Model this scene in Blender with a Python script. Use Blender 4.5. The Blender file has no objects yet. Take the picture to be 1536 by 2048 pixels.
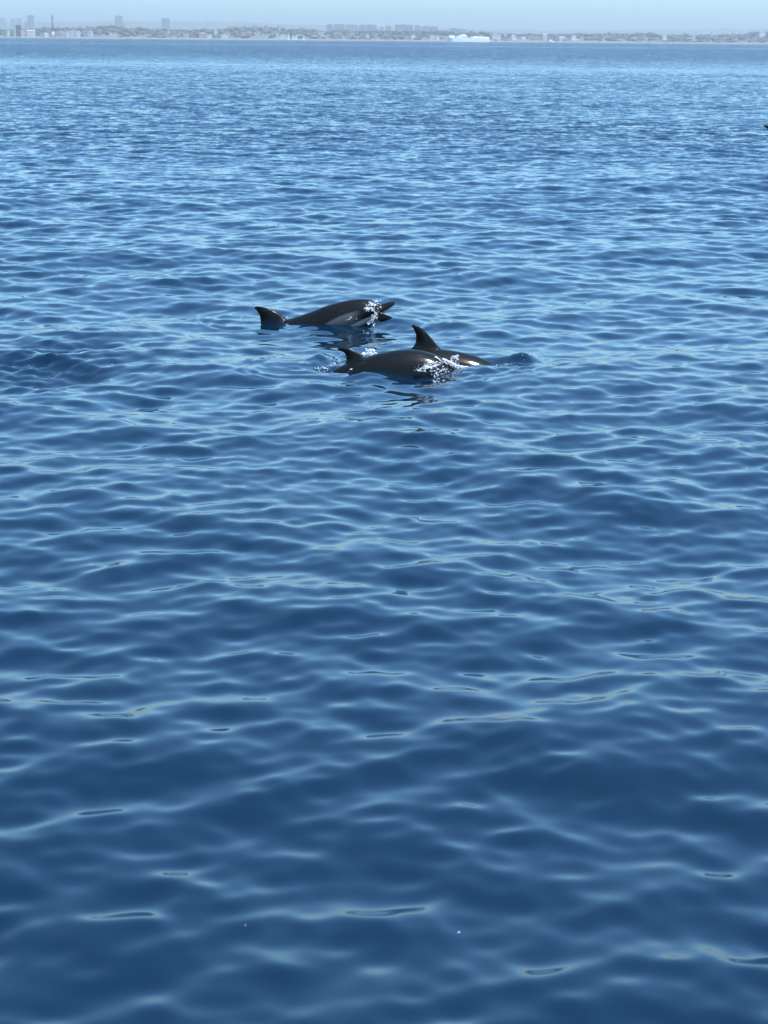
import bpy, bmesh, math, random
import numpy as np
from mathutils import Vector, Matrix, noise
from mathutils.kdtree import KDTree

random.seed(7)
rng = np.random.default_rng(7)
scene = bpy.context.scene
COL = scene.collection

# ------------------------------------------------------------------ camera
CAM_H = 2.7
FPX = 3600.0                       # focal length in pixels of the 1536x2048 photograph
HORIZON_ROW = 80.0
PITCH = math.atan((1024 - HORIZON_ROW) / FPX)
ROLL = math.radians(0.485)
cam_data = bpy.data.cameras.new('camera')
cam = bpy.data.objects.new('camera', cam_data)
COL.objects.link(cam)
ROT = Matrix.Rotation(math.pi / 2 - PITCH, 4, 'X') @ Matrix.Rotation(ROLL, 4, 'Z')
cam.matrix_world = Matrix.Translation((0, 0, CAM_H)) @ ROT
cam_data.sensor_fit = 'VERTICAL'
cam_data.sensor_height = 36.0
cam_data.lens = FPX / 2048 * 36.0
cam_data.clip_start = 0.05
cam_data.clip_end = 60000
cam_data.dof.use_dof = True
cam_data.dof.focus_distance = 16.0
cam_data.dof.aperture_fstop = 6.5
scene.camera = cam

# ------------------------------------------------------------------ light
SUN_EL = math.radians(64)
SUN_AZ = math.radians(107)         # to the right, a little behind the boat
world = bpy.data.worlds.new('World')
scene.world = world
world.use_nodes = True
wn = world.node_tree
wn.nodes.clear()
w_out = wn.nodes.new('ShaderNodeOutputWorld')
w_bg = wn.nodes.new('ShaderNodeBackground')
w_sky = wn.nodes.new('ShaderNodeTexSky')
w_sky.sky_type = 'NISHITA'
w_sky.sun_disc = False
w_sky.sun_elevation = SUN_EL
w_sky.sun_rotation = SUN_AZ
w_sky.air_density = 1.05
w_sky.dust_density = 0.9
w_sky.ozone_density = 1.4
w_bg.inputs['Strength'].default_value = 0.15
w_wb = wn.nodes.new('ShaderNodeMix')          # the phone's cool white balance
w_wb.data_type = 'RGBA'; w_wb.blend_type = 'MULTIPLY'; w_wb.inputs[0].default_value = 1.0
w_wb.inputs[7].default_value = (0.60, 0.915, 1.10, 1)
wn.links.new(w_sky.outputs[0], w_wb.inputs[6])
wn.links.new(w_wb.outputs[2], w_bg.inputs['Color'])
wn.links.new(w_bg.outputs[0], w_out.inputs['Surface'])

sun_data = bpy.data.lights.new('sun', 'SUN')
sun_data.energy = 3.0
sun_data.angle = math.radians(0.53)
sun_data.color = (1.0, 0.96, 0.90)
sun = bpy.data.objects.new('sun', sun_data)
COL.objects.link(sun)
SUN_DIR = Vector((math.sin(SUN_AZ) * math.cos(SUN_EL), math.cos(SUN_AZ) * math.cos(SUN_EL), math.sin(SUN_EL)))
sun.rotation_euler = (-SUN_DIR).to_track_quat('-Z', 'Y').to_euler()
sun.location = SUN_DIR * 100

vs = scene.view_settings
vs.view_transform = 'Standard'
vs.look = 'None'
vs.gamma = 1.0
vs.use_curve_mapping = False
vs.exposure = 1.03
scene.cycles.use_denoising = True
scene.cycles.max_bounces = 6
scene.cycles.volume_bounces = 1
scene.cycles.sample_clamp_indirect = 4.0
scene.cycles.use_adaptive_sampling = True


# ------------------------------------------------------------------ helpers
def ray(px, py):
    return (ROT.to_3x3() @ Vector(((px - 768) / FPX, -(py - 1024) / FPX, -1.0)))


def P(px, py, D):
    """point of the world at forward distance D on the sight line through a pixel of the photograph"""
    d = ray(px, py)
    return Vector((0, 0, CAM_H)) + d * (D / d.y)


def W(px, py):
    """point of the sea level under a pixel"""
    d = ray(px, py)
    return Vector((0, 0, CAM_H)) + d * (-CAM_H / d.z)


def tag(o, label=None, cat=None, group=None, kind=None):
    if label: o['label'] = label
    if cat: o['category'] = cat
    if group: o['group'] = group
    if kind: o['kind'] = kind
    return o


def empty(name, loc, rz=0.0):
    o = bpy.data.objects.new(name, None)
    COL.objects.link(o)
    o.location = loc
    o.rotation_euler = (0, 0, rz)
    o.empty_display_size = 0.2
    return o


def link_bm(name, bm, mat, parent=None, smooth=True):
    bmesh.ops.recalc_face_normals(bm, faces=bm.faces)
    me = bpy.data.meshes.new(name)
    bm.to_mesh(me)
    bm.free()
    me.materials.append(mat)
    if smooth:
        me.polygons.foreach_set('use_smooth', [True] * len(me.polygons))
    o = bpy.data.objects.new(name, me)
    COL.objects.link(o)
    if parent is not None:
        o.parent = parent
    return o


def box(bm, x0, x1, y0, y1, z0, z1, taper=0.0, xtaper=None):
    tx = taper if xtaper is None else xtaper
    v = [bm.verts.new(c) for c in (
        (x0, y0, z0), (x1, y0, z0), (x1, y1, z0), (x0, y1, z0),
        (x0 + tx, y0 + taper, z1), (x1 - tx, y0 + taper, z1), (x1 - tx, y1 - taper, z1), (x0 + tx, y1 - taper, z1))]
    for f in ((0, 1, 2, 3), (7, 6, 5, 4), (0, 4, 5, 1), (1, 5, 6, 2), (2, 6, 7, 3), (3, 7, 4, 0)):
        bm.faces.new([v[i] for i in f])


def gable(bm, x0, x1, y0, y1, z0, z1, along='x'):
    if along == 'x':
        ym = (y0 + y1) / 2
        pts = [(x0, y0, z0), (x1, y0, z0), (x1, y1, z0), (x0, y1, z0), (x0, ym, z1), (x1, ym, z1)]
        fs = [(0, 1, 5, 4), (2, 3, 4, 5), (0, 4, 3), (1, 2, 5), (0, 3, 2, 1)]
    else:
        xm = (x0 + x1) / 2
        pts = [(x0, y0, z0), (x1, y0, z0), (x1, y1, z0), (x0, y1, z0), (xm, y0, z1), (xm, y1, z1)]
        fs = [(0, 1, 4), (2, 3, 5), (1, 2, 5, 4), (3, 0, 4, 5), (0, 3, 2, 1)]
    v = [bm.verts.new(p) for p in pts]
    for f in fs:
        bm.faces.new([v[i] for i in f])


def cyl(bm, x, y, z0, z1, r0, r1, n=12):
    a = [bm.verts.new((x + r0 * math.cos(2 * math.pi * i / n), y + r0 * math.sin(2 * math.pi * i / n), z0)) for i in range(n)]
    b = [bm.verts.new((x + r1 * math.cos(2 * math.pi * i / n), y + r1 * math.sin(2 * math.pi * i / n), z1)) for i in range(n)]
    for i in range(n):
        j = (i + 1) % n
        bm.faces.new((a[i], a[j], b[j], b[i]))
    bm.faces.new(a[::-1])
    bm.faces.new(b)


def principled(name, color, rough=0.6, **kw):
    m = bpy.data.materials.new(name)
    m.use_nodes = True
    b = m.node_tree.nodes['Principled BSDF']
    b.inputs['Base Color'].default_value = (*color, 1)
    b.inputs['Roughness'].default_value = rough
    for k, v in kw.items():
        b.inputs[k.replace('_', ' ')].default_value = v
    return m


def noisy(name, c1, c2, scale, rough=0.8, detail=4):
    m = principled(name, c1, rough)
    nt = m.node_tree
    tc = nt.nodes.new('ShaderNodeTexCoord')
    n = nt.nodes.new('ShaderNodeTexNoise')
    n.inputs['Scale'].default_value = scale
    n.inputs['Detail'].default_value = detail
    r = nt.nodes.new('ShaderNodeValToRGB')
    r.color_ramp.elements[0].position = 0.35
    r.color_ramp.elements[1].position = 0.65
    r.color_ramp.elements[0].color = (*c1, 1)
    r.color_ramp.elements[1].color = (*c2, 1)
    nt.links.new(tc.outputs['Object'], n.inputs['Vector'])
    nt.links.new(n.outputs['Fac'], r.inputs['Fac'])
    nt.links.new(r.outputs['Color'], nt.nodes['Principled BSDF'].inputs['Base Color'])
    return m


# ------------------------------------------------------------------ sea
DC = W(768, 752).y + 0.20           # spine distance of the front dolphin
DB = DC + 0.50
DA = W(640, 646).y + 0.16


def smooth01(x):
    x = np.clip(x, 0, 1)
    return x * x * (3 - 2 * x)


def wave_set():
    waves = []
    r = np.random.default_rng(23)

    def add(n, l0, l1, slope, spread, centres=(0.0,)):
        for i in range(n):
            lam = math.exp(math.log(l0) + (i + r.random()) / n * (math.log(l1) - math.log(l0)))
            k = 2 * math.pi / lam
            th = centres[i % len(centres)] + r.normal() * spread
            s = slope / math.sqrt(n) * math.sqrt(2) * (0.6 + 0.8 * r.random())
            # travels towards the boat (-Y)
            waves.append((k * math.sin(th), -k * math.cos(th), s / k, r.random() * 2 * math.pi, lam))
    add(8, 5.0, 12.0, 0.018, 0.30, (0.25,))
    add(16, 1.5, 3.6, 0.034, 0.30, (-0.60, 0.55))
    add(34, 0.75, 1.6, 0.040, 0.32, (0.75, -0.70, 0.0))
    add(64, 0.27, 0.70, 0.076, 0.38, (-0.80, 0.75, 0.0))
    add(60, 0.12, 0.28, 0.060, 0.45, (0.80, -0.70, 0.1))
    return waves


def field(x, y, seed, l0, l1, n=10):
    """smooth random field about 0 +- 1"""
    r = np.random.default_rng(seed)
    out = np.zeros_like(x)
    for i in range(n):
        lam = l0 * (l1 / l0) ** r.random()
        th = r.random() * math.pi * 2
        out += np.sin((x * math.cos(th) + y * math.sin(th)) * 2 * math.pi / lam + r.random() * 6.283)
    return out / math.sqrt(n / 2)


def g2(x, y, cx, cy, sx, sy, rot=0.0):
    c, s = math.cos(rot), math.sin(rot)
    u = (x - cx) * c + (y - cy) * s
    v = -(x - cx) * s + (y - cy) * c
    return np.exp(-(u / sx) ** 2 - (v / sy) ** 2)


def build_sea():
    # angles: fine in front, coarse behind
    def prog(a0, a1, step):
        return list(np.arange(a0, a1, step))
    deg = math.radians
    half = prog(0, deg(13.2), 0.00125) + prog(deg(13.2), deg(25), 0.0028)
    a = deg(25); st = 0.006
    while a < math.pi:
        half.append(a); a += st; st *= 1.12
    half = np.array(half)
    ang = np.concatenate([-half[:0:-1], half])
    rad = [0.25]
    while rad[-1] < 3.9:
        rad.append(rad[-1] * 1.06)
    rad = [v for v in rad if v < 3.9] + [3.9]
    while rad[-1] < 220:
        rad.append(rad[-1] * 1.0030)
    while rad[-1] < 24000:
        rad.append(rad[-1] * 1.03)
    rad = np.array(rad)
    nr, na = len(rad), len(ang)
    R, A = np.meshgrid(rad, ang, indexing='ij')
    X0 = R * np.sin(A)
    Y0 = R * np.cos(A)
    cell_r = np.gradient(rad)[:, None] + 0 * A
    cell_a = R * np.gradient(ang)[None, :]
    # calmer and livelier stretches of water
    gust = 1.0 + 0.08 * field(X0, Y0 * 1.2, 3, 9, 45, 12) * smooth01((R - 5) / 10)
    chop = np.clip(gust, 0.45, 1.6)
    live = 1.10 + 0.02 * smooth01((R - 6) / 3) + 0.08 * smooth01((R - 14) / 22)
    wob = 1 + 0.04 * np.sin(X0 / 37.0) + 0.02 * np.sin(X0 / 13.0 + 1)
    Yw = Y0 * wob
    slick = (np.exp(-((Yw - 190) / 24) ** 2) * 0.35 + np.exp(-((np.log(np.maximum(Yw, 1) / 900)) / 0.08) ** 2) * 0.45)
    chop = chop * live * (1 - slick)
    # disturbed patch beside the dolphins' track
    pl = W(70, 728)
    patch = g2(X0, Y0, pl.x, pl.y, 0.75, 1.3)
    X = X0.copy(); Y = Y0.copy(); Z = np.zeros_like(X0)
    short_mod = chop * (1 + 0.8 * patch)
    for kx, ky, amp, ph, lam in wave_set():
        k = math.hypot(kx, ky)
        ux, uy = kx / k, ky / k
        # sampling step along this wave
        rx, ry = np.sin(A), np.cos(A)
        cr = np.abs(ux * rx + uy * ry) * cell_r
        ca = np.abs(ux * ry - uy * rx) * cell_a
        step = np.maximum(cr, ca)
        keep = smooth01((lam / step - 2.0) / 3.0)
        m = keep * (short_mod if lam < 4 else 1.0) * (1 - (0.45 * smooth01((R - 20) / 40) if lam > 1.2 else 0)) 
        t = kx * X0 + ky * Y0 + ph
        Z += amp * m * np.cos(t)
        q = 0.50 * amp * m * np.sin(t)
        X -= q * ux
        Y -= q * uy
    # fine ripples in the disturbed patch
    r = np.random.default_rng(91)
    near = np.abs(A) < 0.5
    for i in range(16):
        lam = 0.09 + 0.16 * r.random(); th = r.random() * math.pi * 2
        k = 2 * math.pi / lam
        Z += patch * near * 0.075 / k * np.cos(k * (X0 * math.cos(th) + Y0 * math.sin(th)) + r.random() * 6.28)

    def hump(px, py, h, sx, sy, rot=0.0, D=None):
        c = W(px, py)
        return h * g2(X0, Y0, c.x, c.y if D is None else D, sx, sy, rot)
    Z += hump(1030, 735, 0.072, 0.14, 0.10, D=DB + 0.05)
    Z += hump(1052, 735, 0.022, 0.05, 0.08, D=DB - 0.02)
    Z += hump(1005, 735, 0.025, 0.22, 0.12, D=DB + 0.16)
    Z += hump(985, 735, 0.022, 0.20, 0.14, D=DB + 0.25)
    Z += hump(1062, 737, 0.05, 0.10, 0.2, D=DB)
    Z += hump(640, 735, 0.060, 0.11, 0.22, D=DC + 0.50)
    Z -= hump(662, 745, 0.045, 0.14, 0.16, D=DC - 0.1)
    Z += hump(700, 735, 0.02, 0.10, 0.20, D=DC + 0.42)
    Z += hump(735, 764, 0.030, 0.17, 0.26)
    Z -= hump(845, 768, 0.055, 0.22, 0.26, D=DC - .28)
    Z += hump(290, 706, 0.045, 0.60, 0.13, 0.45)
    Z += hump(70, 712, 0.030, 0.40, 0.14)
    Z += hump(120, 722, 0.022, 0.30, 0.10, -0.2)
    Z -= hump(120, 740, 0.02, 0.35, 0.35)
    Z += hump(530, 646, 0.020, 0.35, 0.25)
    Z += hump(640, 648, 0.015, 0.35, 0.25)

    # rings of small waves pushed out by the moving bodies
    for (ax, bx, yy, amp, lam) in ((620, 900, DC, .0055, .15), (800, 1050, DB, .0045, .14), (510, 790, DA, .005, .17)):
        xa = W(ax, 745).x if yy != DA else P(ax, 640, DA).x
        xb = W(bx, 745).x if yy != DA else P(bx, 640, DA).x
        dx = np.maximum(np.maximum(xa - X0, X0 - xb), 0)
        d = np.hypot(dx, Y0 - yy)
        d = d + 0.05 * np.sin(X0 * 9 + 1) + 0.04 * np.sin(Y0 * 11 + X0 * 5)
        Z += amp * np.cos(2 * np.pi * d / lam) * np.exp(-((d - 0.42) / 0.26) ** 2)
    rg = np.random.default_rng(92)
    wk = near * (g2(X0, Y0, W(1030, 735).x, DB, .24, .35) + 0.7 * g2(X0, Y0, W(650, 735).x, DC + .25, .30, .4) + 0.5 * g2(X0, Y0, W(860, 760).x, DC - .35, .4, .3) + .4 * g2(X0, Y0, P(760, 640, DA).x, DA - .2, .3, .4))
    for i in range(14):
        lam = 0.06 + 0.10 * rg.random(); th = rg.random() * math.pi * 2
        k = 2 * math.pi / lam
        Z += wk * 0.095 / k * np.cos(k * (X0 * math.cos(th) + Y0 * math.sin(th)) + rg.random() * 6.28)

    nv = nr * na
    co = np.empty((nv, 3), dtype=np.float32)
    co[:, 0] = X.ravel(); co[:, 1] = Y.ravel(); co[:, 2] = Z.ravel()
    idx = np.arange(nv, dtype=np.int32).reshape(nr, na)
    q = np.stack([idx[:-1, :-1], idx[:-1, 1:], idx[1:, 1:], idx[1:, :-1]], -1).reshape(-1, 4)
    # close the ring behind the boat
    qb = np.stack([idx[:-1, -1], idx[:-1, 0], idx[1:, 0], idx[1:, -1]], -1).reshape(-1, 4)
    q = np.concatenate([q, qb])[:, ::-1]
    me = bpy.data.meshes.new('sea_water')
    me.vertices.add(nv)
    me.vertices.foreach_set('co', co.ravel())
    nf = len(q)
    me.loops.add(nf * 4)
    me.loops.foreach_set('vertex_index', q.ravel())
    me.polygons.add(nf)
    me.polygons.foreach_set('loop_start', np.arange(0, nf * 4, 4, dtype=np.int32))
    me.polygons.foreach_set('use_smooth', np.ones(nf, dtype=bool))
    me.update(calc_edges=True)
    # how lively the smallest ripples are at each place
    at = me.attributes.new('ripple', 'FLOAT', 'POINT')
    rip = (0.05 + 0.95 * smooth01((R - 12) / 45) + 0.8 * smooth01((R - 200) / 150)) * np.clip(chop, 0, 1.6) + 0.5 * patch
    at.data.foreach_set('value', rip.ravel().astype(np.float32))
    o = bpy.data.objects.new('sea_water', me)
    COL.objects.link(o)
    tag(o, kind='structure')
    return o, co, (nr, na, rad, ang)


def water_material():
    m = bpy.data.materials.new('sea_water')
    m.use_nodes = True
    nt = m.node_tree
    b = nt.nodes['Principled BSDF']
    b.inputs['Base Color'].default_value = (0.0000, 0.0115, 0.0290, 1)
    b.inputs['Roughness'].default_value = 0.04
    b.inputs['IOR'].default_value = 1.52
    tc = nt.nodes.new('ShaderNodeNewGeometry')
    at = nt.nodes.new('ShaderNodeAttribute'); at.attribute_name = 'ripple'
    acc = None
    for sc, gain, stretch in ((0.9, 0.22, 0.6), (3.0, 0.62, 0.7), (8.0, 0.50, 0.8)):
        mp = nt.nodes.new('ShaderNodeMapping')
        mp.inputs['Scale'].default_value = (sc * stretch, sc, sc)
        mp.inputs['Location'].default_value = (sc * 3.7, sc * 1.3, 0)
        n = nt.nodes.new('ShaderNodeTexNoise')
        n.inputs['Scale'].default_value = 1.0
        n.inputs['Detail'].default_value = 2.0
        sub = nt.nodes.new('ShaderNodeVectorMath'); sub.operation = 'SUBTRACT'
        sub.inputs[1].default_value = (0.5, 0.5, 0.5)
        mul = nt.nodes.new('ShaderNodeVectorMath'); mul.operation = 'MULTIPLY'
        mul.inputs[1].default_value = (gain * 0.8, gain, 0.0)
        nt.links.new(tc.outputs['Position'], mp.inputs['Vector'])
        nt.links.new(mp.outputs[0], n.inputs['Vector'])
        nt.links.new(n.outputs['Color'], sub.inputs[0])
        nt.links.new(sub.outputs[0], mul.inputs[0])
        if acc is None:
            acc = mul
        else:
            ad = nt.nodes.new('ShaderNodeVectorMath'); ad.operation = 'ADD'
            nt.links.new(acc.outputs[0], ad.inputs[0]); nt.links.new(mul.outputs[0], ad.inputs[1])
            acc = ad
    # constant normal tilt towards the boat, added to darken the far water
    darken_tilt = nt.nodes.new('ShaderNodeVectorMath'); darken_tilt.operation = 'ADD'
    darken_tilt.inputs[1].default_value = (0.0, -0.10, 0.0)
    nt.links.new(acc.outputs[0], darken_tilt.inputs[0])
    acc = darken_tilt
    scl = nt.nodes.new('ShaderNodeVectorMath'); scl.operation = 'SCALE'
    nt.links.new(acc.outputs[0], scl.inputs[0]); nt.links.new(at.outputs['Fac'], scl.inputs['Scale'])
    add = nt.nodes.new('ShaderNodeVectorMath'); add.operation = 'ADD'
    nt.links.new(tc.outputs['Normal'], add.inputs[0]); nt.links.new(scl.outputs[0], add.inputs[1])
    prev = nt.nodes.new('ShaderNodeVectorMath'); prev.operation = 'NORMALIZE'
    nt.links.new(add.outputs[0], prev.inputs[0])
    nt.links.new(prev.outputs[0], b.inputs['Normal'])
    return m


sea, SEA_CO, SEA_GRID = build_sea()
sea.data.materials.append(water_material())
_kd = None


def sea_level(x, y):
    """height of the built water under a point near the dolphins"""
    global _kd
    if _kd is None:
        sel = SEA_CO[(np.abs(SEA_CO[:, 0]) < 6) & (SEA_CO[:, 1] > 4) & (SEA_CO[:, 1] < 22)][::3]
        _kd = KDTree(len(sel))
        for i, c in enumerate(sel):
            _kd.insert((float(c[0]), float(c[1]), 0), i)
        _kd.balance()
        sea_level.sel = sel
    _, i, _ = _kd.find((x, y, 0))
    return float(sea_level.sel[i][2])


# ------------------------------------------------------------------ far coast
SHORE = 4880.0


def coast():
    # ground profile: low beach, then a wooded rise; ridge heights read from the skyline
    sky = [(-700, 60), (-300, 57), (0, 58), (40, 57), (75, 55), (95, 53), (150, 55), (180, 52), (200, 50), (230, 49), (250, 54),
           (262, 56), (275, 53), (283, 53), (292, 57), (330, 56), (360, 58), (385, 59), (398, 55), (405, 56), (430, 58),
           (452, 56), (460, 52), (500, 52), (560, 54), (575, 58), (592, 56), (608, 56), (618, 58), (630, 56), (642, 60),
           (680, 59), (760, 60), (800, 59), (880, 60), (905, 62), (930, 64), (945, 61), (955, 64), (970, 61), (980, 64),
           (1000, 65), (1030, 67), (1045, 66), (1062, 65), (1073, 68), (1080, 66), (1130, 67), (1142, 67), (1152, 65),
           (1165, 64), (1176, 67), (1190, 66), (1208, 66), (1214, 64), (1228, 65), (1262, 65), (1290, 64), (1304, 64),
           (1314, 68), (1340, 68), (1372, 67), (1379, 70), (1400, 68), (1420, 67), (1425, 71), (1432, 69), (1450, 67),
           (1480, 67), (1497, 66), (1505, 63), (1520, 61), (1536, 61), (1800, 63), (2300, 66)]
    DR = SHORE + 330
    xs = np.array([P(a, b, DR).x for a, b in sky])
    zs = np.array([P(a, b, DR).z for a, b in sky])

    def ridge(x):
        return float(np.interp(x, xs, zs))
    # land sheet
    bm = bmesh.new()
    X = np.linspace(-2600, 2600, 261)
    depths = [(-14, -1.2), (0, 0.6), (16, 2.2), (45, 3.2), (120, 0.22), (220, 0.50), (330, 0.72), (430, 0.62), (700, 0.45), (1500, 0.3), (9300, 0.2)]
    rows = []
    for d, hh in depths:
        row = []
        for x in X:
            y = SHORE + d + 8 * math.sin(x / 90) + 5 * math.sin(x / 37 + 1)
            z = hh if d <= 45 else max(3.4, ridge(x) * hh + 1.2 * math.sin(x / 53 + d))
            row.append(bm.verts.new((x, y, z)))
        rows.append(row)
    for r0, r1 in zip(rows, rows[1:]):
        for i in range(len(X) - 1):
            bm.faces.new((r0[i], r0[i + 1], r1[i + 1], r1[i]))
    land = link_bm('land', bm, noisy('dry_coastal_ground', (0.11, 0.115, 0.085), (0.20, 0.18, 0.14), 0.02))
    tag(land, kind='structure')
    # pale beach strip
    bm = bmesh.new()
    pr = None
    for i in range(261):
        x = X[i]
        y = SHORE + 8 * math.sin(x / 90) + 5 * math.sin(x / 37 + 1)
        cur = [bm.verts.new((x, y - 12, 0.1)), bm.verts.new((x, y + 6, 2.1)), bm.verts.new((x, y + 42, 3.6))]
        if pr:
            for j in (0, 1):
                bm.faces.new((pr[j], cur[j], cur[j + 1], pr[j + 1]))
        pr = cur
    beach = link_bm('beach', bm, noisy('pale_sand', (0.18, 0.17, 0.15), (0.27, 0.25, 0.21), 0.03))
    tag(beach, kind='structure')

    # woods: far crowns that read as one mass
    ico = bmesh.new()
    bmesh.ops.create_icosphere(ico, subdivisions=1, radius=1)
    iv = np.array([v.co[:] for v in ico.verts]); itri = np.array([[v.index for v in f.verts] for f in ico.faces])
    ico.free()
    V, F = [], []
    n = 0
    r = np.random.default_rng(5)

    def crown(x, y, z, rx, rz):
        nonlocal n
        v = iv * (1 + 0.28 * r.standard_normal((len(iv), 1)))
        v = v * [rx, rx, rz] + [x, y, z]
        V.append(v); F.append(itri + n); n += len(iv)
    for i in range(2700):
        x = r.uniform(-1700, 1700)
        d = r.choice([90, 160, 240, 330, 330, 345], p=[.10, .16, .22, .22, .20, .10]) + r.uniform(-35, 35)
        y = SHORE + d
        g = np.interp(d, [45, 120, 220, 330, 430], [0, 0.22, 0.50, 0.72, 0.62])
        base = max(3.4, ridge(x) * g)
        top = ridge(x) * np.interp(d, [45, 120, 220, 330, 430], [0.30, 0.48, 0.75, 1.0, 0.9]) - r.uniform(0, 3.0)
        rz = max(2.6, (top - base) / 2 + r.uniform(0, 1.2))
        crown(x, y, top - rz, r.uniform(5.5, 11), rz)
    V = np.concatenate(V); F = np.concatenate(F)
    me = bpy.data.meshes.new('woodland')
    me.from_pydata(V.tolist(), [], F.tolist())
    me.materials.append(noisy('dark_pine_foliage', (0.055, 0.066, 0.058), (0.105, 0.115, 0.10), 0.06))
    o = bpy.data.objects.new('woodland', me)
    COL.objects.link(o)
    tag(o, 'dark green belt of trees covering the low rise behind the far shore', 'woodland', kind='stuff')

    # faint hills far inland
    for name, D, pts in (('hills', 13500, [(-900, 48), (-300, 44), (0, 43), (90, 45), (160, 43), (260, 42), (340, 44), (440, 43), (520, 46), (620, 50), (760, 54), (900, 58), (1100, 60), (1300, 59), (1500, 57), (1900, 56), (2500, 60)]),):
        bm = bmesh.new()
        px_ = np.array([p[0] for p in pts]); py_ = np.array([p[1] for p in pts])
        rows = []
        for q in np.linspace(-900, 2500, 160):
            yy = float(np.interp(q, px_, py_)) + 0.6 * math.sin(q / 21) + 0.4 * math.sin(q / 9)
            p = P(q, yy, D)
            rows.append([bm.verts.new((p.x * (1 - 0.15), D - 1900, 5)), bm.verts.new((p.x * 0.95, D - 700, p.z * 0.55)), bm.verts.new(p), bm.verts.new((p.x, D + 1200, p.z * 0.4))])
        for a, b in zip(rows, rows[1:]):
            for j in range(3):
                bm.faces.new((a[j], b[j], b[j + 1], a[j + 1]))
        h = link_bm(name, bm, noisy('distant_hillside', (0.07, 0.09, 0.05), (0.13, 0.13, 0.09), 0.004))
        tag(h, kind='structure')
    return ridge


ridge = coast()

MATS = {
    'white': principled('white_render', (0.62, 0.62, 0.60), 0.7),
    'cream': principled('cream_render', (0.38, 0.36, 0.33), 0.8),
    'pink': principled('pink_plaster', (0.50, 0.36, 0.34), 0.8),
    'grey': principled('grey_concrete', (0.24, 0.24, 0.25), 0.85),
    'dark': principled('dark_stone', (0.10, 0.09, 0.10), 0.85),
    'tile': principled('terracotta_tiles', (0.32, 0.22, 0.18), 0.85),
    'slate': principled('grey_roof', (0.22, 0.22, 0.23), 0.8),
    'glass': principled('dark_windows', (0.04, 0.05, 0.07), 0.15),
    'steel': principled('painted_steel', (0.30, 0.31, 0.33), 0.5),
    'stone': principled('weathered_stone', (0.20, 0.16, 0.17), 0.9),
}


def building(px0, px1, pt, pb, D, wall, roof, label, name='apartment_block', group=None, depth=None, rooftype='flat', windows=True, cat='building'):
    a = P(px0, pt, D); b = P(px1, pt, D)
    foot = P((px0 + px1) / 2, pb, D)
    w = b.x - a.x
    top = (a.z + b.z) / 2
    z0 = max(1.0, foot.z)
    g = 3.0 if D < 6000 else 5.0
    if D < 6000:
        dg_ = D - SHORE
        ground = max(3.2, ridge((a.x + b.x) / 2) * float(np.interp(dg_, [45, 120, 220, 330, 430], [0, 0.22, 0.50, 0.72, 0.62])))
        g = max(3.0, min(foot.z - 1.0, ground)) + 0.5
    z0 = min(z0, top - 2)
    dep = depth or max(9.0, min(w * 0.7, 22))
    root = empty(name, ((a.x + b.x) / 2, D, g - 2))
    rz = g - 2
    root.rotation_euler.z = math.radians(random.uniform(-8, 24)) if D < 5500 else math.radians(random.uniform(-4, 10))
    bm = bmesh.new()
    rh = 0.0
    if rooftype != 'flat':
        rh = min(3.5, (top - z0) * 0.35)
    wz = top - rh
    box(bm, -w / 2, w / 2, 0, dep, 0, wz - rz)
    link_bm('wall', bm, MATS[wall], root, False)
    bm = bmesh.new()
    if rooftype == 'flat':
        box(bm, -w / 2 - 0.4, w / 2 + 0.4, -0.4, dep + 0.4, wz - rz + 0.01, wz - rz + 0.9)
        box(bm, -w * 0.18, w * 0.10, dep * .3, dep * .7, wz - rz + 0.95, wz - rz + 3.0)
    else:
        gable(bm, -w / 2 - 0.5, w / 2 + 0.5, -0.5, dep + 0.5, wz - rz + 0.01, wz - rz + rh, 'x' if rooftype == 'gable_x' else 'y')
    link_bm('roof', bm, MATS[roof], root, False)
    if windows:
        vis = wz - z0
        floors = max(1, int(vis / 3.3))
        nx = max(1, int(w / 4.0))
        wb = bmesh.new()
        for f in range(min(floors, 22)):
            zc = wz - rz - 1.9 - 3.3 * f
            for i in range(min(nx, 24)):
                xc = -w / 2 + w * (i + 0.5) / nx
                box(wb, xc - 0.75, xc + 0.75, -0.06, 0.02, zc - 0.7, zc + 0.7)
        o = link_bm('windows', wb, MATS['glass'], root, False)
        o['kind'] = 'stuff'
    tag(root, label, cat, group)
    return root


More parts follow.
